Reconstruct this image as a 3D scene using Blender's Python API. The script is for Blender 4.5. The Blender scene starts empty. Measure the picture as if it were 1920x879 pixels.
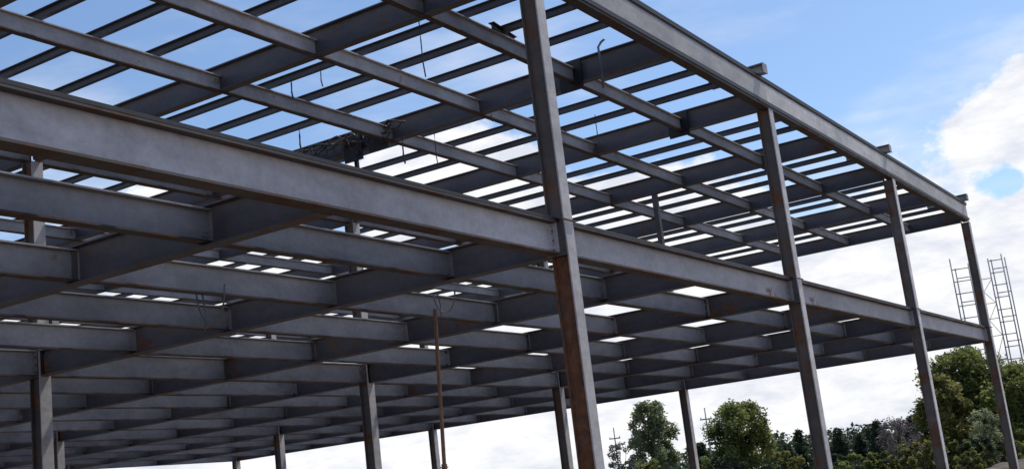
import bpy, bmesh, math, random
from mathutils import Vector, Matrix, noise
random.seed(7)
SC = bpy.context.scene
COL = SC.collection
EYE = 1.6                                     # eye height: ground is z = 0

# ------------------------------------------------------------------ camera
cam = bpy.data.cameras.new('camera'); cam.lens = 43.137; cam.sensor_width = 36.0
cam.clip_start = 0.1; cam.clip_end = 6000
co = bpy.data.objects.new('camera', cam); COL.objects.link(co); SC.camera = co
F_ = Vector((0.83905888, 0.50319102, 0.20683082)); R_ = Vector((0.53177757, -0.83882889, -0.11652774))
U_ = Vector((-0.11485995, -0.20776163, 0.97141253))
co.matrix_world = Matrix(((R_.x, U_.x, -F_.x, 0), (R_.y, U_.y, -F_.y, 0), (R_.z, U_.z, -F_.z, EYE), (0, 0, 0, 1)))

# ------------------------------------------------------------------ sun + sky
SUN_EL = math.radians(58)
sun_dir = Vector((0.50, -0.155, 0)).normalized() * math.cos(SUN_EL) + Vector((0, 0, math.sin(SUN_EL)))
sl = bpy.data.lights.new('sun', 'SUN'); sl.energy = 4.0; sl.angle = math.radians(0.6); sl.color = (1.0, 0.95, 0.88)
so = bpy.data.objects.new('sun', sl); COL.objects.link(so)
so.rotation_euler = sun_dir.to_track_quat('Z', 'Y').to_euler()
SC.view_settings.view_transform = 'Standard'; SC.view_settings.look = 'None'
SC.view_settings.exposure = 0.0; SC.view_settings.gamma = 1.0

W = bpy.data.worlds.new('World'); SC.world = W; W.use_nodes = True
nt = W.node_tree; nt.nodes.clear()
def N(tree, t, **kw):
    n = tree.nodes.new(t)
    for k, v in kw.items(): setattr(n, k, v)
    return n
def math_n(tree, op, a, b=None, c=None, clamp=False):
    n = tree.nodes.new('ShaderNodeMath'); n.operation = op; n.use_clamp = clamp
    for i, v in enumerate((a, b, c)):
        if v is None: continue
        if isinstance(v, (int, float)): n.inputs[i].default_value = v
        else: tree.links.new(v, n.inputs[i])
    return n.outputs[0]
def smooth(tree, v, lo, hi):
    n = tree.nodes.new('ShaderNodeMapRange'); n.interpolation_type = 'SMOOTHSTEP'
    tree.links.new(v, n.inputs[0]); n.inputs[1].default_value = lo; n.inputs[2].default_value = hi
    return n.outputs[0]
sky = N(nt, 'ShaderNodeTexSky', sky_type='NISHITA', sun_disc=False)
sky.sun_elevation = SUN_EL; sky.sun_rotation = math.atan2(sun_dir.x, sun_dir.y)
sky.air_density = 1.0; sky.dust_density = 0.5; sky.ozone_density = 4.4
tc = N(nt, 'ShaderNodeTexCoord'); D = tc.outputs['Generated']
sep = N(nt, 'ShaderNodeSeparateXYZ'); nt.links.new(D, sep.inputs[0]); Z = sep.outputs[2]
def dirv(az, el):
    a, e = math.radians(az), math.radians(el)
    return (math.cos(e) * math.cos(a), math.cos(e) * math.sin(a), math.sin(e))
def wnoise(scale, det=6, rough=0.6, stretch=2.2, off=0.0):
    m = N(nt, 'ShaderNodeMapping'); nt.links.new(D, m.inputs[0]); m.inputs['Scale'].default_value = (1, 1, stretch)
    m.inputs['Location'].default_value = (off, off * .7, off * 1.3)
    n = N(nt, 'ShaderNodeTexNoise'); nt.links.new(m.outputs[0], n.inputs[0])
    n.inputs['Scale'].default_value = scale; n.inputs['Detail'].default_value = det; n.inputs['Roughness'].default_value = rough
    return n.outputs[0]
n1 = wnoise(7.0, 7, .62); n2 = wnoise(16.0, 6, .6, 3.0, 3.1); n3 = wnoise(5.0, 5, .55, 3.5, 8.3)
nn = math_n(nt, 'SUBTRACT', n1, 0.5); nb = math_n(nt, 'SUBTRACT', wnoise(24.0, 5, .6, 1.4, 5.5), 0.5)
# a bank of cloud all round the horizon with an uneven top
bank = math_n(nt, 'MULTIPLY', math_n(nt, 'SUBTRACT', 0.208, Z), 22.0)
field = math_n(nt, 'ADD', bank, math_n(nt, 'ADD', math_n(nt, 'MULTIPLY', nn, 3.0), math_n(nt, 'MULTIPLY', nb, 3.2)))
# heaps of cumulus standing above it
def heap(az, el, rad, squash, gain, field):
    m = N(nt, 'ShaderNodeVectorMath', operation='MULTIPLY'); nt.links.new(D, m.inputs[0]); m.inputs[1].default_value = (1, 1, squash)
    c = dirv(az, el)
    d = N(nt, 'ShaderNodeVectorMath', operation='DISTANCE'); nt.links.new(m.outputs[0], d.inputs[0]); d.inputs[1].default_value = (c[0], c[1], c[2] * squash)
    v = math_n(nt, 'SUBTRACT', 1.0, math_n(nt, 'DIVIDE', d.outputs['Value'], rad))
    v = math_n(nt, 'MULTIPLY', math_n(nt, 'MAXIMUM', v, 0.0), gain)
    return math_n(nt, 'ADD', field, v)
for h in [(6.0, 13.6, .105, 1.4, 3.4), (34.0, 15.6, .12, 1.7, 4.6), (46, 14.0, .13, 1.9, 3.0), (25, 12.0, .12, 2.0, 2.8),
          (-14, 14, .14, 1.6, 2.2), (70, 15, .16, 1.5, 2.6), (95, 20, .2, 1.5, 2.2), (-50, 17, .2, 1.4, 2.3), (140, 18, .25, 1.5, 2.4),
          (-100, 22, .25, 1.5, 2.2), (-150, 16, .25, 1.5, 2.2), (8.6, 10.9, .026, 1.2, -2.6)]:
    field = heap(*h, field)
cm = smooth(nt, field, -0.35, 0.55)
veil = math_n(nt, 'MULTIPLY', smooth(nt, n3, 0.46, 0.76), smooth(nt, Z, 0.75, 0.12))
veil = math_n(nt, 'MULTIPLY', veil, 0.55)
mask = math_n(nt, 'MAXIMUM', cm, veil)
ramp = N(nt, 'ShaderNodeValToRGB'); nt.links.new(n2, ramp.inputs[0])
ramp.color_ramp.elements[0].position = .36; ramp.color_ramp.elements[0].color = (.74, .77, .86, 1)
ramp.color_ramp.elements[1].position = .60; ramp.color_ramp.elements[1].color = (1.0, 1.0, 1.0, 1)
bs = N(nt, 'ShaderNodeBackground'); nt.links.new(sky.outputs[0], bs.inputs[0]); bs.inputs[1].default_value = 0.15
bc = N(nt, 'ShaderNodeBackground'); nt.links.new(ramp.outputs[0], bc.inputs[0]); bc.inputs[1].default_value = 1.05
mx = N(nt, 'ShaderNodeMixShader'); nt.links.new(mask, mx.inputs[0]); nt.links.new(bs.outputs[0], mx.inputs[1]); nt.links.new(bc.outputs[0], mx.inputs[2])
wo = N(nt, 'ShaderNodeOutputWorld'); nt.links.new(mx.outputs[0], wo.inputs[0])

# ------------------------------------------------------------------ materials
def steel(name, base, rust=0.55, rustcol=((.10, .045, .025), (.20, .09, .04)), rough=.62, metal=0.0, end_rust=0.0):
    """painted primer steel: mottled grey, mill scale, patches and runs of rust"""
    m = bpy.data.materials.new(name); m.use_nodes = True; t = m.node_tree; b = t.nodes['Principled BSDF']
    tc = N(t, 'ShaderNodeTexCoord'); oi = N(t, 'ShaderNodeObjectInfo')
    add = N(t, 'ShaderNodeVectorMath', operation='ADD'); t.links.new(tc.outputs['Object'], add.inputs[0])
    sc = N(t, 'ShaderNodeVectorMath', operation='SCALE'); t.links.new(oi.outputs['Location'], sc.inputs[0]); sc.inputs['Scale'].default_value = .73
    t.links.new(sc.outputs[0], add.inputs[1])
    def no(s, d, r, st=(1, 1, 1)):
        mp = N(t, 'ShaderNodeMapping'); t.links.new(add.outputs[0], mp.inputs[0]); mp.inputs['Scale'].default_value = st
        n = N(t, 'ShaderNodeTexNoise'); t.links.new(mp.outputs[0], n.inputs[0]); n.inputs['Scale'].default_value = s
        n.inputs['Detail'].default_value = d; n.inputs['Roughness'].default_value = r; return n.outputs[0]
    big = no(.55, 5, .6); fine = no(9, 6, .7); patch = no(1.5, 7, .68); run = no(3, 4, .6, (.5, .5, 1.6))
    r1 = N(t, 'ShaderNodeValToRGB'); t.links.new(big, r1.inputs[0])
    k = base
    r1.color_ramp.elements[0].position = .3; r1.color_ramp.elements[0].color = (k[0] * .72, k[1] * .72, k[2] * .74, 1)
    r1.color_ramp.elements[1].position = .7; r1.color_ramp.elements[1].color = (k[0] * 1.22, k[1] * 1.2, k[2] * 1.18, 1)
    mul = N(t, 'ShaderNodeMix', data_type='RGBA', blend_type='MULTIPLY'); mul.inputs[0].default_value = .6
    vr = N(t, 'ShaderNodeVectorMath', operation='SCALE'); t.links.new(r1.outputs[0], vr.inputs[0])       # no two lengths of steel are painted quite alike
    t.links.new(math_n(t, 'ADD', math_n(t, 'MULTIPLY', oi.outputs['Random'], .46), .77), vr.inputs['Scale'])
    t.links.new(vr.outputs[0], mul.inputs[6])
    r2 = N(t, 'ShaderNodeValToRGB'); t.links.new(math_n(t, 'MULTIPLY', math_n(t, 'ADD', fine, run), .5), r2.inputs[0])
    r2.color_ramp.elements[0].position = .38; r2.color_ramp.elements[0].color = (.62, .60, .58, 1)
    r2.color_ramp.elements[1].position = .6; r2.color_ramp.elements[1].color = (1.1, 1.1, 1.1, 1)
    t.links.new(r2.outputs[0], mul.inputs[7])
    sg = N(t, 'ShaderNodeSeparateXYZ'); t.links.new(tc.outputs['Generated'], sg.inputs[0])
    ends = smooth(t, math_n(t, 'ABSOLUTE', math_n(t, 'SUBTRACT', sg.outputs[0], .5)), .44, .50)      # weld-burnt, rusting member ends
    rm = smooth(t, math_n(t, 'ADD', math_n(t, 'ADD', math_n(t, 'MULTIPLY', patch, .75), math_n(t, 'MULTIPLY', fine, .25)), math_n(t, 'MULTIPLY', ends, end_rust)), rust, rust + .10)
    rc = N(t, 'ShaderNodeValToRGB'); t.links.new(fine, rc.inputs[0])
    rc.color_ramp.elements[0].position = .35; rc.color_ramp.elements[0].color = (*rustcol[0], 1)
    rc.color_ramp.elements[1].position = .65; rc.color_ramp.elements[1].color = (*rustcol[1], 1)
    mm = N(t, 'ShaderNodeMix', data_type='RGBA'); t.links.new(rm, mm.inputs[0]); t.links.new(mul.outputs[2], mm.inputs[6]); t.links.new(rc.outputs[0], mm.inputs[7])
    t.links.new(mm.outputs[2], b.inputs['Base Color'])
    b.inputs['Roughness'].default_value = rough; b.inputs['Metallic'].default_value = metal
    rr = math_n(t, 'ADD', math_n(t, 'MULTIPLY', rm, .25), rough - .06); t.links.new(rr, b.inputs['Roughness'])
    bp = N(t, 'ShaderNodeBump'); bp.inputs['Strength'].default_value = .25; bp.inputs['Distance'].default_value = .01
    t.links.new(fine, bp.inputs['Height']); t.links.new(bp.outputs[0], b.inputs['Normal'])
    return m
M = {}
M['girder'] = steel('primed_girder_steel', (.092, .086, .096), .55, end_rust=.055)
M['joist'] = steel('primed_joist_steel', (.275, .268, .275), .60, end_rust=.055)
M['edge'] = steel('primed_edge_steel', (.37, .36, .38), .595)
M['roof_edge'] = steel('skylit_primed_edge_steel', (.52, .50, .48), .62)  # lighter base colour stands in for extra daylight on the roof edge face
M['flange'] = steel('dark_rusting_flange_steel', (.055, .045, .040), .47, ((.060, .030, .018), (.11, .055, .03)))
M['tie'] = steel('pale_primed_tie_steel', (.40, .385, .385), .60, end_rust=.055)
M['column_face'] = steel('sunlit_column_face_steel', (.56, .54, .53), .64)  # outer flange colour raised so the face reads as sunlit
M['column'] = steel('shaded_primed_column_steel', (.115, .103, .098), .50)  # web and inner flange: shade on these faces is put into the colour
M['rusty'] = steel('rusted_steel', (.12, .10, .09), .36, ((.10, .042, .023), (.22, .098, .052)), .75)
M['purlin'] = steel('dark_purlin_steel', (.065, .07, .09), .62)
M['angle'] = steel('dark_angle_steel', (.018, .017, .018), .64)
M['scaffold'] = steel('galvanised_scaffold_tube', (.28, .29, .31), .66)
M['wire'] = steel('dull_wire', (.06, .06, .06), .5)
M['prop'] = steel('rusty_pipe', (.20, .11, .07), .40, ((.15, .075, .04), (.30, .16, .09)))
M['cable'] = steel('grey_cable', (.22, .22, .22), .66)
M['cleat'] = steel('pale_stub_steel', (.24, .25, .26), .64)

def simple(name, c1, c2, scale=3.0, rough=.9, bump=.3, bdist=.05, lo=.35, hi=.65):
    m = bpy.data.materials.new(name); m.use_nodes = True; t = m.node_tree; b = t.nodes['Principled BSDF']
    tc = N(t, 'ShaderNodeTexCoord'); n = N(t, 'ShaderNodeTexNoise'); t.links.new(tc.outputs['Object'], n.inputs[0])
    n.inputs['Scale'].default_value = scale; n.inputs['Detail'].default_value = 7; n.inputs['Roughness'].default_value = .65
    r = N(t, 'ShaderNodeValToRGB'); t.links.new(n.outputs[0], r.inputs[0])
    r.color_ramp.elements[0].position = lo; r.color_ramp.elements[0].color = (*c1, 1)
    r.color_ramp.elements[1].position = hi; r.color_ramp.elements[1].color = (*c2, 1)
    t.links.new(r.outputs[0], b.inputs['Base Color']); b.inputs['Roughness'].default_value = rough
    bp = N(t, 'ShaderNodeBump'); bp.inputs['Strength'].default_value = bump; bp.inputs['Distance'].default_value = bdist
    t.links.new(n.outputs[0], bp.inputs['Height']); t.links.new(bp.outputs[0], b.inputs['Normal'])
    return m
def leafmat(name, dark, light, trans=.5):
    m = bpy.data.materials.new(name); m.use_nodes = True; t = m.node_tree; b = t.nodes['Principled BSDF']
    at = N(t, 'ShaderNodeAttribute', attribute_name='tint')
    r = N(t, 'ShaderNodeMix', data_type='RGBA'); t.links.new(at.outputs['Fac'], r.inputs[0])
    r.inputs[6].default_value = (*dark, 1); r.inputs[7].default_value = (*light, 1)
    t.links.new(r.outputs[2], b.inputs['Base Color']); b.inputs['Roughness'].default_value = .6
    tr = N(t, 'ShaderNodeBsdfTranslucent'); t.links.new(r.outputs[2], tr.inputs[0])
    ms = N(t, 'ShaderNodeMixShader'); ms.inputs[0].default_value = trans
    out = t.nodes['Material Output']
    t.links.new(b.outputs[0], ms.inputs[1]); t.links.new(tr.outputs[0], ms.inputs[2]); t.links.new(ms.outputs[0], out.inputs[0])
    return m
M['bark'] = simple('bark', (.06, .045, .035), (.15, .12, .10), 6)
M['pale_bark'] = simple('pale_bark', (.16, .15, .13), (.32, .30, .27), 5)
M['leaf'] = leafmat('mid_green_leaves', (.075, .095, .022), (.27, .30, .09))
M['leaf_light'] = leafmat('light_green_leaves', (.15, .175, .085), (.34, .38, .21))
M['leaf_dark'] = leafmat('dark_conifer_needles', (.025, .040, .020), (.075, .105, .05), .3)
M['leaf_grey'] = leafmat('grey_twigs', (.07, .068, .065), (.17, .165, .16), .2)
M['leaf_pink'] = leafmat('pale_pink_leaves', (.09, .07, .075), (.28, .23, .24), .3)
M['leaf_yellow'] = leafmat('yellow_green_leaves', (.09, .105, .025), (.28, .26, .08))
M['earth'] = simple('brown_earth', (.055, .042, .03), (.13, .10, .07), 1.2, .95, .6, .2)
M['rubble'] = simple('grey_rubble', (.06, .058, .055), (.17, .165, .16), 1.8, .95, .6, .2)
M['wood'] = simple('weathered_pole_wood', (.20, .19, .18), (.36, .34, .32), 4)
M['concrete'] = simple('concrete', (.25, .24, .23), (.38, .37, .35), 3)

# ------------------------------------------------------------------ object helpers
def tag(o, label=None, cat=None, group=None, kind=None):
    if label: o['label'] = label
    if cat: o['category'] = cat
    if group: o['group'] = group
    if kind: o['kind'] = kind
    return o
def empty(name, loc=(0, 0, 0)):
    o = bpy.data.objects.new(name, None); o.empty_display_size = .3; COL.objects.link(o); o.location = loc; return o
def link(name, me, parent=None, loc=(0, 0, 0), rot=(0, 0, 0)):
    o = bpy.data.objects.new(name, me); COL.objects.link(o); o.location = loc; o.rotation_euler = rot
    if parent: o.parent = parent
    return o
def mesh(name, vs, fs, mats, idx=None, smooth_=False):
    me = bpy.data.meshes.new(name); me.from_pydata(vs, [], fs)
    for m in mats if isinstance(mats, (list, tuple)) else [mats]: me.materials.append(m)
    if idx: me.polygons.foreach_set('material_index', idx)
    if smooth_: me.polygons.foreach_set('use_smooth', [True] * len(fs))
    me.update(); return me
class MB:
    def __init__(s): s.v = []; s.f = []; s.i = []
    def box(s, x0, x1, y0, y1, z0, z1, mi=0):
        k = len(s.v)
        s.v += [(x0, y0, z0), (x1, y0, z0), (x1, y1, z0), (x0, y1, z0), (x0, y0, z1), (x1, y0, z1), (x1, y1, z1), (x0, y1, z1)]
        s.f += [(k, k + 3, k + 2, k + 1), (k + 4, k + 5, k + 6, k + 7), (k, k + 1, k + 5, k + 4), (k + 1, k + 2, k + 6, k + 5), (k + 2, k + 3, k + 7, k + 6), (k + 3, k, k + 4, k + 7)]
        s.i += [mi] * 6
    def tube(s, pts, r, n=6, r1=None, mi=0):
        pts = [Vector(p) for p in pts]; k0 = len(s.v); m = len(pts)
        for j, p in enumerate(pts):
            d = (pts[min(j + 1, m - 1)] - pts[max(j - 1, 0)]).normalized()
            a = d.cross(Vector((0, 0, 1))); a = a.normalized() if a.length > .01 else Vector((1, 0, 0)); b = d.cross(a).normalized()
            rr = r if r1 is None else r + (r1 - r) * j / (m - 1)
            for q in range(n):
                t = 2 * math.pi * q / n; s.v.append(tuple(p + a * rr * math.cos(t) + b * rr * math.sin(t)))
        for j in range(m - 1):
            for q in range(n):
                a = k0 + j * n + q; b = k0 + j * n + (q + 1) % n; s.f.append((a, b, b + n, a + n)); s.i.append(mi)
        s.f.append(tuple(range(k0, k0 + n))[::-1]); s.f.append(tuple(range(k0 + (m - 1) * n, k0 + m * n))); s.i += [mi, mi]
    def build(s, name, mats, parent=None, loc=(0, 0, 0), rot=(0, 0, 0), smooth_=False):
        return link(name, mesh(name, s.v, s.f, mats, s.i, smooth_), parent, loc, rot)
cache = {}
def ibeam(L, h, b, mat, tf=.022, tw=.014, channel=False, endplate=True, stiff=(), top=0):
    """I (or C) section along +X from 0 to L, top at z=0; end plates and web stiffeners are plates of their own in the same mesh"""
    key = (round(L, 3), h, b, mat.name, channel, endplate, tuple(stiff))
    if key in cache: return cache[key]
    m = MB(); B = b / 2; t = tw / 2
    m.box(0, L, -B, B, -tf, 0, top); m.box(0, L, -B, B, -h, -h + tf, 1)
    if channel: m.box(0, L, -B, -B + tw, -h + tf, -tf, 0)
    else: m.box(0, L, -t, t, -h + tf, -tf, 0)
    if endplate:
        for x in (-.012, L): m.box(x, x + .012, -B * .95, B * .95, -h - .006, .006)
        for x in (.0, L - .11):                      # bolted web cleats
            for sd in (-1, 1):
                y0, y1 = sorted((sd * t, sd * (t + .012))); m.box(x, x + .11, y0, y1, -h * .82, -h * .2, 0)
                y0, y1 = sorted((sd * (t + .012), sd * (t + .030)))
                for zz in (.34, .66): m.box(x + .04, x + .072, y0, y1, -h * zz - .016, -h * zz + .016, 0)
    for x in stiff:
        for s in (-1, 1):
            if not channel: m.box(x - .006, x + .006, min(s * t, s * (B - .012)), max(s * t, s * (B - .012)), -h + tf, -tf)
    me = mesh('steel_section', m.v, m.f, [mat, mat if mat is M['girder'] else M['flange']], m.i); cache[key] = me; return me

# ------------------------------------------------------------------ ground
def ground():
    xs = [-400, -150, -60, -20, 0, 20, 40, 50] + [55 + 4 * i for i in range(30)] + [190, 230, 300, 450, 800, 1600, 3000]
    ys = [-3000, -1200, -500, -250, -120, -60, -30, -12, 0] + [4 * i for i in range(1, 26)] + [120, 160, 240, 400, 800, 1600, 3000]
    vs = []; fs = []
    for y in ys:
        for x in xs:
            z = 0
            if 52 < x < 200 and -30 < y < 110: z = (noise.noise(Vector((x * .06, y * .06, 1.7))) + .4 * noise.noise(Vector((x * .2, y * .2, 4)))) * .30
            vs.append((x, y, z))
    w = len(xs)
    for j in range(len(ys) - 1):
        for i in range(w - 1): fs.append((j * w + i, j * w + i + 1, (j + 1) * w + i + 1, (j + 1) * w + i))
    m = bpy.data.materials.new('ground_earth_and_grass'); m.use_nodes = True; t = m.node_tree; b = t.nodes['Principled BSDF']
    tcn = N(t, 'ShaderNodeTexCoord')
    def no(s, d=6):
        n = N(t, 'ShaderNodeTexNoise'); t.links.new(tcn.outputs['Object'], n.inputs[0]); n.inputs['Scale'].default_value = s; n.inputs['Detail'].default_value = d; n.inputs['Roughness'].default_value = .65; return n.outputs[0]
    a, c = no(.05), no(1.3)
    g = N(t, 'ShaderNodeValToRGB'); t.links.new(c, g.inputs[0]); g.color_ramp.elements[0].position = .35; g.color_ramp.elements[0].color = (.045, .06, .02, 1); g.color_ramp.elements[1].position = .65; g.color_ramp.elements[1].color = (.11, .13, .045, 1)
    e = N(t, 'ShaderNodeValToRGB'); t.links.new(c, e.inputs[0]); e.color_ramp.elements[0].position = .3; e.color_ramp.elements[0].color = (.08, .06, .045, 1); e.color_ramp.elements[1].position = .7; e.color_ramp.elements[1].color = (.17, .13, .10, 1)
    sp = N(t, 'ShaderNodeSeparateXYZ'); t.links.new(tcn.outputs['Object'], sp.inputs[0])
    # bare earth on and around the building plot, grass further off
    dist = math_n(t, 'MULTIPLY', math_n(t, 'SUBTRACT', 62.0, sp.outputs[0]), .05)
    edge = math_n(t, 'MULTIPLY', math_n(t, 'SUBTRACT', 11.0, sp.outputs[1]), .09)
    f = math_n(t, 'ADD', math_n(t, 'MAXIMUM', dist, edge), math_n(t, 'MULTIPLY', math_n(t, 'SUBTRACT', a, .5), 4.0))
    mk = smooth(t, f, -.2, .4)
    mm = N(t, 'ShaderNodeMix', data_type='RGBA'); t.links.new(mk, mm.inputs[0]); t.links.new(g.outputs[0], mm.inputs[6]); t.links.new(e.outputs[0], mm.inputs[7])
    t.links.new(mm.outputs[2], b.inputs['Base Color']); b.inputs['Roughness'].default_value = .95
    bp = N(t, 'ShaderNodeBump'); bp.inputs['Strength'].default_value = .6; bp.inputs['Distance'].default_value = .15; t.links.new(c, bp.inputs['Height']); t.links.new(bp.outputs[0], b.inputs['Normal'])
    o = link('ground', mesh('ground', vs, fs, m)); tag(o, 'bare brown earth with rough grass round the steel frame', kind='structure')
ground()

# ------------------------------------------------------------------ the steel frame
XA, BAY = 16.063, 10.530; HB = BAY / 2; Y0 = 8.68
ZF = 4.0 + EYE; DF = .525                     # top and depth of the floor beams
ZR = 8.632 + EYE; ZRB = 8.0 + EYE             # top of the roof edge beam and underside of the roof steel
YC = [Y0 + .15, 21.24, 34.3, 47.1]            # column lines across the building
KX = list(range(-4, 7))                       # half bays; even k has columns
X = lambda k: XA + .13 + k * HB
frame = empty('steel_building_frame', (X(0), Y0, 0))
tag(frame, 'unfinished two storey grey steel building frame with open roof purlins', 'steel frame')
OX, OY = frame.location.x, frame.location.y
def P(name, me, loc, rot=(0, 0, 0)): return link(name, me, frame, (loc[0] - OX, loc[1] - OY, loc[2]), rot)
R90 = (0, 0, math.pi / 2)

def column_mesh(h, dx, dy, mats, rust_h=0):
    """H section column: flanges face the street and the inside, web between; origin at the foot. Welded splice plates."""
    m = MB(); tf = .024; tw = .016
    segs = [(0, rust_h, 1), (rust_h, h, 0)] if rust_h else [(0, h, 0)]
    for a, b, mi in segs:
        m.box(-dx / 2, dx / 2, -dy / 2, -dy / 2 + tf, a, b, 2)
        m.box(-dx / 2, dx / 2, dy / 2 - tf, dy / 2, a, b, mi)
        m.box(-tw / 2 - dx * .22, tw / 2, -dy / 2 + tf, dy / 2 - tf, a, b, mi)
    return mesh('column_section', m.v, m.f, mats, m.i)
def add_column(k, yi, top, rust=False):
    dx, dy = (.27, .32) if yi else (.26, .30)
    me_key = ('col', round(top, 2), yi == 0, rust)
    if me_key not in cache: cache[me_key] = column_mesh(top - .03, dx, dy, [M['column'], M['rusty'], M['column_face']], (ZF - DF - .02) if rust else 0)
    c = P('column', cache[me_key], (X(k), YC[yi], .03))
    if 'pl' not in cache:
        m = MB(); m.box(-.25, .25, -.27, .27, -.0, .03); 
        for sx in (-.19, .19):
            for sy in (-.2, .2): m.tube([(sx, sy, .03), (sx, sy, .09)], .014, 6)
        cache['pl'] = mesh('base_plate', m.v, m.f, [M['rusty']], m.i)
    link('base_plate', cache['pl'], c, (0, 0, -.03))
    if 'jp' not in cache:
        m = MB(); m.box(-.17, .17, -.19, -.158, -.02, .0); m.box(-.17, .17, .158, .19, -.02, .0)
        m.box(-.148, -.132, -.13, .13, -.55, -.05)
        for zz in (-.45, -.3, -.15):
            for yy in (-.08, .08): m.box(-.165, -.148, yy - .018, yy + .018, zz - .018, zz + .018)
        cache['jp'] = mesh('joint_plate', m.v, m.f, [M['girder']], m.i)
    link('joint_plate', cache['jp'], c, (0, 0, ZF - .03))
    return c
for k in KX:
    if k % 2: continue
    for yi in range(4):
        c = add_column(k, yi, ZRB - .004 if True else ZR, rust=(k == 0 and yi == 0))
        if k == 0 and yi == 0: c['label'] = 'column with its lower web rusted brown below the floor beam'

# floor: main beams along the column lines (X direction)
cols = [k for k in KX if k % 2 == 0]
for yi in range(4):
    for a, b in zip(cols[:-1], cols[1:]):
        L = BAY - .30
        if yi == 0:
            P('floor_edge_beam', ibeam(L, DF, .24, M['edge'], tf=.03, top=1), (X(a) + .15, Y0 + .25, ZF))
            P('roof_edge_beam', ibeam(BAY, ZR - ZRB, .20, M['roof_edge'], tf=.05, channel=True, endplate=False, top=1), (X(a) - .13, Y0 + .10, ZR))
        else:
            P('main_floor_beam', ibeam(L, DF, .22, M['joist'], stiff=(L / 2,)), (X(a) + .15, YC[yi], ZF))
            P('main_roof_beam', ibeam(L, .5, .20, M['joist']), (X(a) + .15, YC[yi], ZRB + .5))
# the dark angle that trims the top of each edge beam
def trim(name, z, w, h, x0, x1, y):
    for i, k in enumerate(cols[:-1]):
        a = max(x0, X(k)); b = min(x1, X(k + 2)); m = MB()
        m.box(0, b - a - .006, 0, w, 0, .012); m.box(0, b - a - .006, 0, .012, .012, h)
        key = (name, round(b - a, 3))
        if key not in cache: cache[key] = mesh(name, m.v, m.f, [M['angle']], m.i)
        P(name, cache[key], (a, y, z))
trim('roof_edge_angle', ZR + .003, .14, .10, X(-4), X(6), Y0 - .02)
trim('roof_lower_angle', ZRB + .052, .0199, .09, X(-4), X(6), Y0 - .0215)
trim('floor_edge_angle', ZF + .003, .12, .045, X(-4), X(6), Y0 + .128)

# girders (Y direction) at every half bay, floor and roof
YJ = [10.98, 13.45, 15.9, 18.45]
YR = [10.90, 13.30, 15.68, 18.3]
def yl(base, span): return [b + s for s in span for b in base]
spans = [(0, YC[0], YC[1]), (1, YC[1], YC[2]), (2, YC[2], YC[3])]
floorY = [YJ, [YC[1] + 2.60 * i for i in range(1, 5)], [YC[2] + 2.56 * i for i in range(1, 5)]]
roofY = [YR, [YC[1] + 2.60 * i for i in range(1, 5)], [YC[2] + 2.56 * i for i in range(1, 5)]]
for k in KX:
    for si, ya, yb in spans:
        off = .16 if k % 2 == 0 else .02
        ga = ya + off if si else (Y0 + .385 if k % 2 else Y0 + .315); L = yb - off - ga
        P('floor_girder', ibeam(L, DF, .22, M['girder'], stiff=tuple(round(y - ga, 3) for y in floorY[si])), (X(k), ga, ZF - .003), R90)
        L = yb - ya - 2 * off
        rd = .50
        P('roof_rafter', ibeam(L, rd, .20, M['girder']), (X(k), ya + off, ZRB + rd + .03), R90)
for k in KX[:-1]:
    for si in range(3):
        for y in floorY[si]:
            P('floor_joist', ibeam(HB - .03, .44, .17, M['joist']), (X(k) + .015, y + random.uniform(-.05, .05), ZF - .03 - random.uniform(0, .03)))
        for y in roofY[si]:
            P('roof_tie', ibeam(HB - .03, .32, .13, M['tie'], endplate=False), (X(k) + .015, y + random.uniform(-.025, .025), ZRB + .34))
        ya, yb = spans[si][1], spans[si][2]
        for q in (1.27, 2.50, 3.76):
            key = ('pur', round(yb - ya, 2))
            if key not in cache:
                m = MB(); L = yb - ya - .01
                m.box(0, L, -.008, .008, -.12, 0); m.box(0, L, .008, .075, -.012, 0); m.box(0, L, -.075, -.008, -.12, -.108)
                cache[key] = mesh('purlin', m.v, m.f, [M['purlin']], m.i)
            P('roof_purlin', cache[key], (X(k) + q + random.uniform(-.05, .05), ya, ZRB + .52), (0, 0, math.pi / 2 + random.uniform(-.004, .004)))
            pass

# outrigger stubs lying over the roof edge beside the columns
def stub(k, dx=-.45):
    x = X(k) + dx; m = MB()
    w_ = .12 + .03 * random.random(); h_ = .20 + .05 * random.random(); L_ = 1.2 + .3 * random.random()
    m.box(-w_, w_, 0, L_, 0, .02); m.box(-w_, w_, 0, L_, h_ - .02, h_); m.box(-.01, .01, 0, L_, .02, h_ - .02)
    m.box(-w_ - .01, w_ + .01, -.015, 0, -.004, h_ + .004); m.box(-w_ - .01, w_ + .01, L_, L_ + .015, -.004, h_ + .004)
    o = P('outrigger_stub', mesh('outrigger_stub', m.v, m.f, [M['cleat']], m.i), (x, Y0 - .16, ZR + .105), (0, 0, random.uniform(-.05, .05)))
    return o
for k in (2, 4, 6, 0): stub(k)
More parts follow.
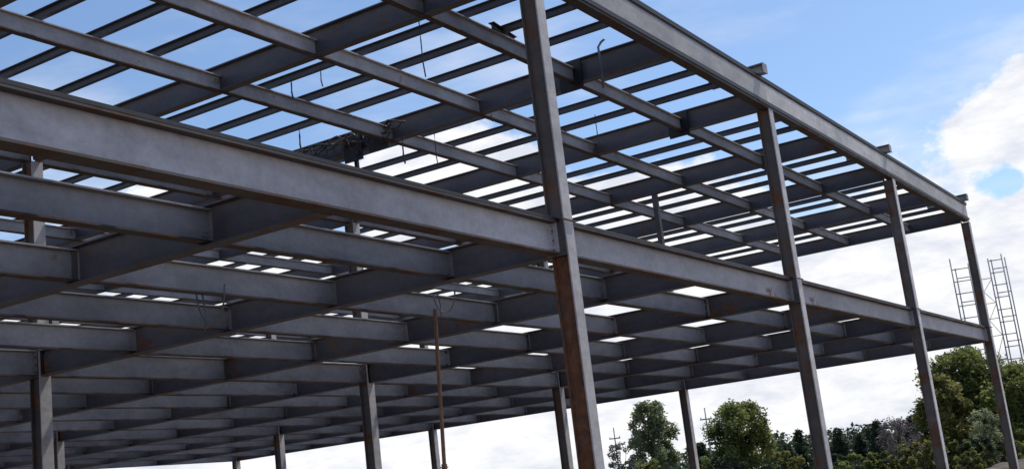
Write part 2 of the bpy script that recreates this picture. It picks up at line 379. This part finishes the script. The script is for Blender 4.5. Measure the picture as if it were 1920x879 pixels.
# roof splice plates, props and a short post under the rafters
m = MB(); m.box(-.02, .02, -.26, .26, -.30, .30); m.box(-.05, -.02, -.2, -.1, -.2, -.1); m.box(-.05, -.02, .1, .2, .1, .2)
sp = mesh('gusset_plate', m.v, m.f, [M['angle']], m.i)
for x, y, z in ((X(1) - .13, 10.95, ZRB + .18), (X(1) - .13, 16.0, ZRB + .20), (X(1) - .15, 16.7, ZRB + .1), (X(2) - .13, 10.95, ZRB + .2)): P('gusset_plate', sp, (x, y, z))
m = MB(); m.box(-.07, .07, -.07, .07, 0, ZRB - ZF - .02); m.box(-.11, .11, -.11, .11, ZRB - ZF - .02, ZRB - ZF); m.box(-.11, .11, -.11, .11, 0, .02)
P('post', mesh('post', m.v, m.f, [M['girder']], m.i), (X(3) - .18, 14.15, ZF))
m = MB(); m.box(-.04, .04, -.04, .04, -.9, 0); P('hanger', mesh('hanger', m.v, m.f, [M['angle']], m.i), (X(1), 16.75, ZRB))

PROP = (18.70, 13.36)
# loose things left on the roof steel: top-level, each its own
def thing(name, m, mat, loc, label, cat, group=None, smooth_=False):
    o = m.build(name, [mat], None, loc, (0, 0, 0), smooth_); return tag(o, label, cat, group)
def wire(x, y, z, L, label, r=.012):
    m = MB(); m.tube([(0, 0, 0), (.01, .01, -L * .35), (-.015, .0, -L * .7), (.01, -.01, -L)], r, 6)
    thing('hanging_wire', m, M['wire'], (x, y, z), label, 'wire', 'wires hanging from the open roof')
wire(X(0) + .02, 11.05, ZRB, 1.0, 'longest thin wire hanging straight down below the second roof rafter from the left')
wire(17.35, 14.2, ZRB + .40, .42, 'short thin wire under the purlins left of the roof clutter')
wire(X(1) - .05, 13.0, ZRB, .22, 'very short wire end below the rafter left of the rusty front column')
wire(X(1) + 1.27, 15.4, ZRB + .40, .8, 'thin wire hanging against white cloud above the long floor edge beam')
wire(X(2) - 2.0, 12.2, ZRB + .4, .65, 'thin wire hanging just right of the tallest front column')
wire(X(0) + 1.1, 14.9, ZRB + .4, .5, 'wire end hanging from a purlin just above the cable coil', .016)
wire(X(1) - .3, 15.2, ZRB, .65, 'dark wire hanging beneath the right end of the cable coil', .02)
wire(X(1) - 1.6, 17.0, ZRB + .4, .55, 'crooked dark wire hanging at the left end of the cable coil', .02)
m = MB(); m.tube([(0, 0, 0), (.08, -.22, ZF - .42)], .038, 8); m.box(-.09, .09, -.09, .09, 0, .012)
m.tube([(.034, -.093, 2.2), (.036, -.098, 2.32)], .055, 8); m.tube([(-.09, -.095, 2.26), (.15, -.095, 2.26)], .012, 5)
thing('steel_prop', m, M['prop'], (PROP[0], PROP[1], 0), 'thin rust brown pipe prop standing under the floor left of the rusty column', 'prop', smooth_=False)
def loop(x, y, z, w, h, label):
    m = MB(); m.tube([(0, w * math.cos(math.pi * i / 10), -h * math.sin(math.pi * i / 10)) for i in range(11)], .014, 6)
    m.tube([(0, w * .6, 0), (.02, w * .5, -h * .6), (0, w * .55, -h * 1.15)], .012, 5)
    thing('hanging_cable', m, M['cable'], (x, y, z), label, 'cable', 'cables looped under the floor beams', True)
loop(13.2, 13.30, ZF - .42, .30, .55, 'grey cable loop hanging below the joist at the left of the floor')
loop(16.9, 11.6, ZF - DF, .22, .35, 'small cable loop hanging from the girder left of the rusty column')
m = MB(); m.tube([(0, 0, -.55), (.0, -.02, 0), (.02, .0, .32), (.06, -.06, .42), (.02, -.16, .44)], .024, 6)
thing('hooked_rod', m, M['cleat'], (X(1) - .25, 10.2, ZRB + .25), 'pale hooked rod leaning up against the rafter right of the front column', 'rod', smooth_=True)
m = MB()
for j in range(9):
    a = -1.5 + j * .34 + random.uniform(-.1, .1); w_ = random.uniform(.25, .5); hh = random.uniform(.04, .11); pts = []
    for i in range(11):
        t = 2 * math.pi * i / 10; pts.append((.06 * math.sin(3 * t + j), w_ * math.cos(t) + a, .02 + hh * math.sin(t) + .06 * math.sin(t * 2 + j)))
    m.tube(pts, .020, 5)
for j in range(7):
    a = -1.4 + j * .45; m.tube([(0, a, .1), (.06, a + .05, -.15), (.0, a + .16, -.28), (.05, a + .28, -.12), (0, a + .32, .05)], .016, 5)
m.tube([(0, 1.3, -.05), (-.05, 1.55, -.25), (0, 1.85, -.12), (.03, 2.15, -.30)], .016, 5)
CC = m
thing('cable_coil', m, M['wire'], (X(1) - .35, 16.9, ZRB + .25), 'tangled dark cable coil draped over the rafter above the floor edge beam', 'cable', smooth_=True)

# ------------------------------------------------------------------ scaffold tower beyond the building
def scaffold(base, az, H):
    root = empty('scaffold_tower', base); root.rotation_euler = (0, 0, az)
    tag(root, 'tall thin scaffold tower of ladder frames beyond the last column', 'scaffold tower')
    key = MB(); key.tube([(0, 0, 0), (0, 0, H)], .042, 6); std = mesh('standard', key.v, key.f, [M['scaffold']], key.i, True)
    for i, (x, y) in enumerate([(0, 0), (1.06, 0), (2.30, .45), (3.14, .45), (0, 1.5), (.95, 1.5)][:4]):
        o = link('standard', std, root, (x, y, 0)); o.scale = (1, 1, 1 - .012 * ((i * 7) % 4))
    r = MB(); r.tube([(0, 0, 0), (1.06, 0, 0)], .034, 5); rung = mesh('rung', r.v, r.f, [M['scaffold']], r.i, True)
    z = .5; i = 0
    while z < H - .5:
        link('rung', rung, root, (0, 0, z)); o = link('rung', rung, root, (2.30, .45, z + .25)); o.scale = (.79, 1, 1); z += .80; i += 1
    for x, y in ((.25, 1.6), (1.31, 1.6), (2.55, 2.0), (3.39, 2.0)):          # rear row of standards and its ledgers
        o = link('standard', std, root, (x, y, 0)); o.scale = (1, 1, .965 if x < 2 else .985)
    z = .9
    while z < H - .9:
        link('rung', rung, root, (.25, 1.6, z)); o = link('rung', rung, root, (2.55, 2.0, z + .3)); o.scale = (.79, 1, 1); z += 1.6
    def brace(p, q, r):
        b = MB(); b.tube([p, q], r, 5); b.build('brace', [M['scaffold']], root)
    lv = [2.0, 5.0, 7.9, 10.0, 11.6]
    for a in lv: brace((1.06, 0, a), (2.30, .45, a + .05), .026)
    for a, c in zip(lv[:-1], lv[1:]): brace((1.06, 0, a), (2.30, .45, c), .020); brace((2.30, .45, a), (1.06, 0, c), .020)
    for a in (3.5, 6.4, 9.0): brace((1.06, 0, a), (2.30, .45, a + .05), .026)
sc_ = scaffold((82.3, 16.63, 0), math.radians(-78), 13.25)

# ------------------------------------------------------------------ trees
def leaves(clumps, n, size, seed, flat=.5, shell=.55):
    """many small leaf faces spread through clumps; tint = per-clump and per-leaf colour difference"""
    rd = random.Random(seed); vs = []; fs = []; tint = []
    wts = [c[3] ** 2 for c in clumps]
    for c in rd.choices(clumps, wts, k=n):
        cx, cy, cz, r = c[:4]; ct = c[4]
        d = Vector((rd.gauss(0, 1), rd.gauss(0, 1), rd.gauss(0, 1) * .85)).normalized()
        rr = r * (shell + (1 - shell) * rd.random() ** .6) * (1 + .25 * noise.noise(d * 2.2 + Vector((cx, cy, cz))))
        p = Vector((cx, cy, cz)) + d * rr + Vector((rd.gauss(0, 1), rd.gauss(0, 1), rd.gauss(0, 1))) * r * .16
        u = Vector((rd.gauss(0, 1), rd.gauss(0, 1), rd.gauss(0, 1) * flat)).normalized(); w = u.cross(Vector((rd.gauss(0, 1), rd.gauss(0, 1), rd.gauss(0, 1)))).normalized()
        s = size * rd.uniform(.6, 1.4); k = len(vs)
        vs += [tuple(p - u * s), tuple(p + w * s * .55), tuple(p + u * s), tuple(p - w * s * .55)]; fs.append((k, k + 1, k + 2, k + 3))
        tint.append(max(0, min(1, ct + rd.uniform(-.25, .25))))
    return vs, fs, tint
def leafmesh(name, vs, fs, tint, mat):
    me = mesh(name, vs, fs, [mat]); a = me.attributes.new('tint', 'FLOAT', 'FACE'); a.data.foreach_set('value', tint); return me
def tree(name, loc, H, rx, clear, seed, mat, label, cat='tree', group=None, bark='bark', nleaf=9000, size=.13, shape='round', lean=0, trunk_r=None, density=1.0, nclump=26):
    rd = random.Random(seed); root = empty(name, loc); root.rotation_euler = (0, 0, rd.uniform(0, 6.28)); tag(root, label, cat, group)
    tr = trunk_r or H * .022; clumps = []; tb = MB()
    top = H * .86; pts = []
    for i in range(7):
        t = i / 6; pts.append((lean * t * H * .1 + rd.uniform(-.03, .03) * H * t, rd.uniform(-.03, .03) * H * t, top * t))
    tb.tube(pts, tr, 7, tr * .22)
    for i in range(nclump):
        t = ((i + rd.random()) / nclump) ** .95; z = clear * H + (H * (1 - clear)) * t
        if shape == 'round': env = math.sin(math.pi * min(1, max(0, .12 + .80 * t))) ** .6
        elif shape == 'column': env = math.sin(math.pi * (.14 + .78 * t)) ** .5 * (1 - .12 * t)
        else: env = (1 - t) ** .8 * .9 + .1
        a = rd.uniform(0, 6.28); q = rd.random() ** .5 * rx * env * .98
        r = min(rx, H * .4) * rd.uniform(.16, .34) * (.65 + .35 * env)
        zz = min(z, H - r * .8)
        c = (q * math.cos(a), q * math.sin(a), zz, r, rd.uniform(.05, .95)); clumps.append(c)
        if i % 2 == 0:
            z0 = max(clear * H * .7, zz - q * .9 - .3); k = min(5, max(0, int(z0 / top * 6))); b = Vector(pts[k])
            mid = (b + Vector(c[:3])) / 2 + Vector((0, 0, -.08 * H * rd.random()))
            tb.tube([tuple(b), tuple(mid), c[:3]], tr * .42, 5, tr * .10)
    tb.build('trunk', [M[bark]], root, smooth_=True)
    vs, fs, ti = leaves(clumps, int(nleaf * density), size, seed, .5, .35)
    link('crown', leafmesh('crown', vs, fs, ti, M[mat]), root)
    return root
def conifer(loc, H, rx, seed, label, group=None, n=4500, mat='leaf_dark', skirt=.04):
    rd = random.Random(seed); root = empty('conifer', loc); root.rotation_euler = (0, 0, rd.uniform(0, 6.28)); tag(root, label, 'tree', group)
    tb = MB(); tb.tube([(0, 0, 0), (.02 * H, 0, H * .5), (0, 0, H)], H * .02, 6, .02)
    vs = []; fs = []; ti = []; lay = 13
    br = []
    for l in range(lay):
        t = (l + rd.uniform(-.2, .2)) / lay; z = H * (skirt + (1 - skirt) * max(0, t)); R = rx * (1 - t) ** .85 * rd.uniform(.8, 1.15)
        for j in range(7): br.append((z, rd.uniform(0, 6.28), R * rd.uniform(.6, 1.15), rd.uniform(.1, .9)))
    for z, a, R, t0 in br: tb.tube([(0, 0, z), (R * .8 * math.cos(a), R * .8 * math.sin(a), z - R * .12)], .02, 4, .008)
    for _ in range(n):
        z, a, R, t0 = rd.choices(br, [b[2] for b in br])[0] if False else br[int(rd.random() ** 1.25 * len(br)) % len(br)]
        s = rd.random() ** .7; p = Vector((R * s * math.cos(a), R * s * math.sin(a), z - R * .18 * s)) + Vector((rd.gauss(0, 1), rd.gauss(0, 1), rd.gauss(0, .9))) * (.07 * rx + .10 * R * (1 - s))
        u = Vector((math.cos(a) + rd.gauss(0, .5), math.sin(a) + rd.gauss(0, .5), rd.gauss(0, .4) - .2)).normalized(); w = u.cross(Vector((rd.gauss(0, 1), rd.gauss(0, 1), rd.gauss(0, 1)))).normalized()
        q = .13 * rd.uniform(.6, 1.5); k = len(vs)
        vs += [tuple(p - u * q), tuple(p + w * q * .4), tuple(p + u * q), tuple(p - w * q * .4)]; fs.append((k, k + 1, k + 2, k + 3)); ti.append(max(0, min(1, t0 + rd.uniform(-.25, .25))))
    tb.build('trunk', [M['bark']], root); link('crown', leafmesh('crown', vs, fs, ti, M[mat]), root)
def at(px, py, Dh, want_z=False):
    """where a sight line through the photo's pixel meets horizontal distance Dh (used once to survey positions)"""
    v = F_ + R_ * ((px - 960) / 2300.66) - U_ * ((py - 439.5) / 2300.66); s = Dh / math.hypot(v.x, v.y)
    return v.x * s, v.y * s, EYE + v.z * s
def hgt(px, py, Dh): return at(px, py, Dh)[2]
def place(px, Dh, py=860): a = at(px, py, Dh); return (a[0], a[1], 0)
tree('birch_tree', place(1228, 84), hgt(1228, 752, 84), 1.65, .16, 11, 'leaf_light', 'slim light green tree right of the rusty front column', bark='pale_bark', nleaf=15000, shape='column', nclump=100, size=.10)
tree('leafy_tree', place(1400, 82), hgt(1400, 752, 82), 2.1, .30, 23, 'leaf', 'round bushy green tree with gaps in its lower crown between two columns', nleaf=16000, nclump=75, size=.10)
tree('leafy_tree', place(1838, 80), hgt(1838, 650, 80), 2.7, .22, 31, 'leaf', 'tallest broad green tree behind the last column', nleaf=19000, nclump=95, size=.12)
tree('leafy_tree', place(1785, 76), hgt(1785, 700, 76), 1.6, .15, 37, 'leaf_yellow', 'yellowish green tree left of the last column', nleaf=9000, nclump=60, size=.11)
tree('leafy_tree', place(1912, 78), hgt(1912, 680, 78), 2.3, .18, 41, 'leaf', 'green tree at the far right edge under the scaffold tower', nleaf=13000, nclump=75, size=.12)
tree('young_tree', place(1856, 70), hgt(1856, 765, 70), .95, .2, 43, 'leaf_light', 'sparse pale green young tree in front of the tall tree by the last column', nleaf=2600, nclump=40, size=.07)
tree('bare_tree', place(1165, 78), hgt(1165, 828, 78), .95, .2, 47, 'leaf_grey', 'small bare grey tree beside the foot of the rusty column', nleaf=2200, nclump=32, size=.07)
tree('blossom_tree', place(1692, 84), hgt(1692, 782, 84), 1.5, .2, 53, 'leaf_pink', 'sparse pale pinkish tree left of the third column', nleaf=3000, nclump=44, size=.08)
for i, (px, py, Dd, rx, lab) in enumerate([
        (1318, 826, 88, 1.5, 'small dark conifer left of the round bushy tree'),
        (1480, 832, 90, 1.5, 'low dark conifer just left of the second column'),
        (1505, 800, 96, 1.3, 'dark conifer half hidden behind the second column'),
        (1580, 800, 98, 1.9, 'broad dark conifer right of the second column'),
        (1618, 812, 100, 1.5, 'shorter dark conifer in the middle of the tree line'),
        (1655, 785, 98, 1.6, 'pointed dark conifer with the highest tip left of the pinkish tree'),
        (1640, 800, 104, 2.0, 'wide dark conifer behind the pointed conifer'),
        (1722, 776, 96, 1.9, 'dark conifer directly right of the pinkish tree'),
        (1748, 760, 94, 2.0, 'tall dark conifer behind the third column'),
        (1775, 790, 92, 1.8, 'dark conifer right of the third column'),
        (1810, 770, 94, 2.0, 'dark conifer under the yellowish green tree'),
        (1880, 750, 96, 2.2, 'dark conifer behind the scaffold tower foot'),
        (1925, 730, 96, 2.2, 'dark conifer cut by the right picture edge')]):
    conifer(place(px, Dd), hgt(px, py, Dd), rx, 100 + i, lab, 'dark conifers in the tree line', n=4200)
for i, (px, py, Dd, rx, mt, lab) in enumerate([
        (1468, 845, 80, 1.3, 'leaf_yellow', 'yellow green bush right of the round bushy tree'),
        (1700, 832, 74, 1.2, 'leaf_yellow', 'yellow green bush below the pinkish tree'),
        (1732, 828, 72, 1.2, 'leaf_yellow', 'ochre tinted bush left of the third column foot'),
        (1655, 846, 76, 1.3, 'leaf', 'low green bush below the pointed conifer'),
        (1600, 850, 76, 1.4, 'leaf', 'low green bush right of the second column foot'),
        (1560, 850, 80, 1.4, 'leaf_dark', 'low dark bush against the second column foot'),
        (1800, 825, 70, 1.2, 'leaf', 'green bush right of the third column foot'),
        (1845, 822, 70, 1.3, 'leaf_dark', 'dark bush left of the last column foot'),
        (1825, 845, 66, .9, 'leaf', 'smallest green bush before the last column'),
        (1905, 805, 74, 1.3, 'leaf', 'green bush right of the last column foot'),
        (1330, 855, 80, 1.3, 'leaf', 'low green bush at the left foot of the round bushy tree'),
        (1370, 850, 78, 1.1, 'leaf_dark', 'low dark bush in front of the round bushy tree'),
        (1210, 862, 80, 1.2, 'leaf', 'low green bush at the foot of the slim light tree')]):
    h = max(.9, hgt(px, py, Dd))
    tree('bush', place(px, Dd), h, rx, .02, 300 + i, mt, lab, 'bush', 'bushes along the plot edge', nleaf=2800, nclump=26, size=.09, trunk_r=.04)

# a far wood that reads as one dark mass, stuff
def far_wood():
    rd = random.Random(5); cl = []
    for i in range(230):
        az = math.radians(rd.uniform(-14, 27)); d = rd.uniform(125, 165); h = rd.uniform(2.8, 5.6) * d / 150
        for j in range(3): cl.append((d * math.cos(az) + rd.uniform(-1, 1), d * math.sin(az) + rd.uniform(-1, 1), h * (.2 + .3 * j), 2.2 - .5 * j, rd.random()))
    vs, fs, ti = leaves(cl, 70000, .30, 9, .5, .4)
    tag(link('distant_wood', leafmesh('distant_wood', vs, fs, ti, M['leaf_dark'])), 'low dark distant wood along the horizon behind the tree line', 'wood', kind='stuff')
far_wood()

# mound of earth and a heap of rubble at the right
def mound(name, loc, rx, ry, h, mat, label, cat, seed):
    n = 22; vs = []; fs = []
    for j in range(n + 1):
        for i in range(n + 1):
            u = i / n * 2 - 1; v = j / n * 2 - 1; r = math.hypot(u, v)
            z = max(0, 1 - r * r) ** 1.2 * h * (1 + .45 * noise.noise(Vector((u * 3, v * 3, seed)))) + .10 * h * noise.noise(Vector((u * 9, v * 9, seed + 5))) * (r < 1)
            vs.append((u * rx, v * ry, z - .03))
    for j in range(n):
        for i in range(n): a = j * (n + 1) + i; fs.append((a, a + 1, a + n + 2, a + n + 1))
    tag(link(name, mesh(name, vs, fs, [M[mat]], None, True), None, loc), label, cat)
p = place(1925, 62); mound('earth_mound', p, 3.4, 2.6, .55, 'earth', 'brown mound of dug earth at the lower right corner', 'earth mound', 2.0)
p = place(1840, 58); mound('rubble_heap', p, 2.0, 1.8, .35, 'rubble', 'low grey heap of rubble before the last column foot', 'rubble heap', 6.0)

# utility poles far beyond the building
def pole(px, py, Dd, label):
    h = hgt(px, py, Dd); root = empty('utility_pole', place(px, Dd)); tag(root, label, 'utility pole'); root.rotation_euler = (0, 0, .5)
    m = MB(); m.tube([(0, 0, 0), (0, 0, h)], .08, 8, .05); m.build('shaft', [M['wood']], root, smooth_=True)
    m = MB(); m.box(-.06, .06, -.5, .5, h - 1.0, h - .9); m.build('crossarm', [M['wood']], root)
    m = MB()
    for y in (-.42, .42): m.tube([(0, y, h - .9), (0, y, h - .76)], .04, 6)
    m.build('insulator', [M['concrete']], root)
pole(1335, 762, 105, 'thin utility pole with a crossarm left of the round bushy tree')
pole(1158, 800, 110, 'faint short utility pole just right of the rusty front column')

# an offcut left lying across the roof ties left of the front column
m = MB(); m.box(0, 1.0, -.06, .06, 0, .012); m.box(0, 1.0, -.005, .005, .012, .12); m.box(0, 1.0, -.06, .06, .12, .132)
o = m.build('steel_offcut', [M['angle']], None, (18.25, 10.85, ZRB + .352), (0, 0, .12)); tag(o, 'short dark steel offcut lying on the roof tie left of the front column', 'steel offcut')
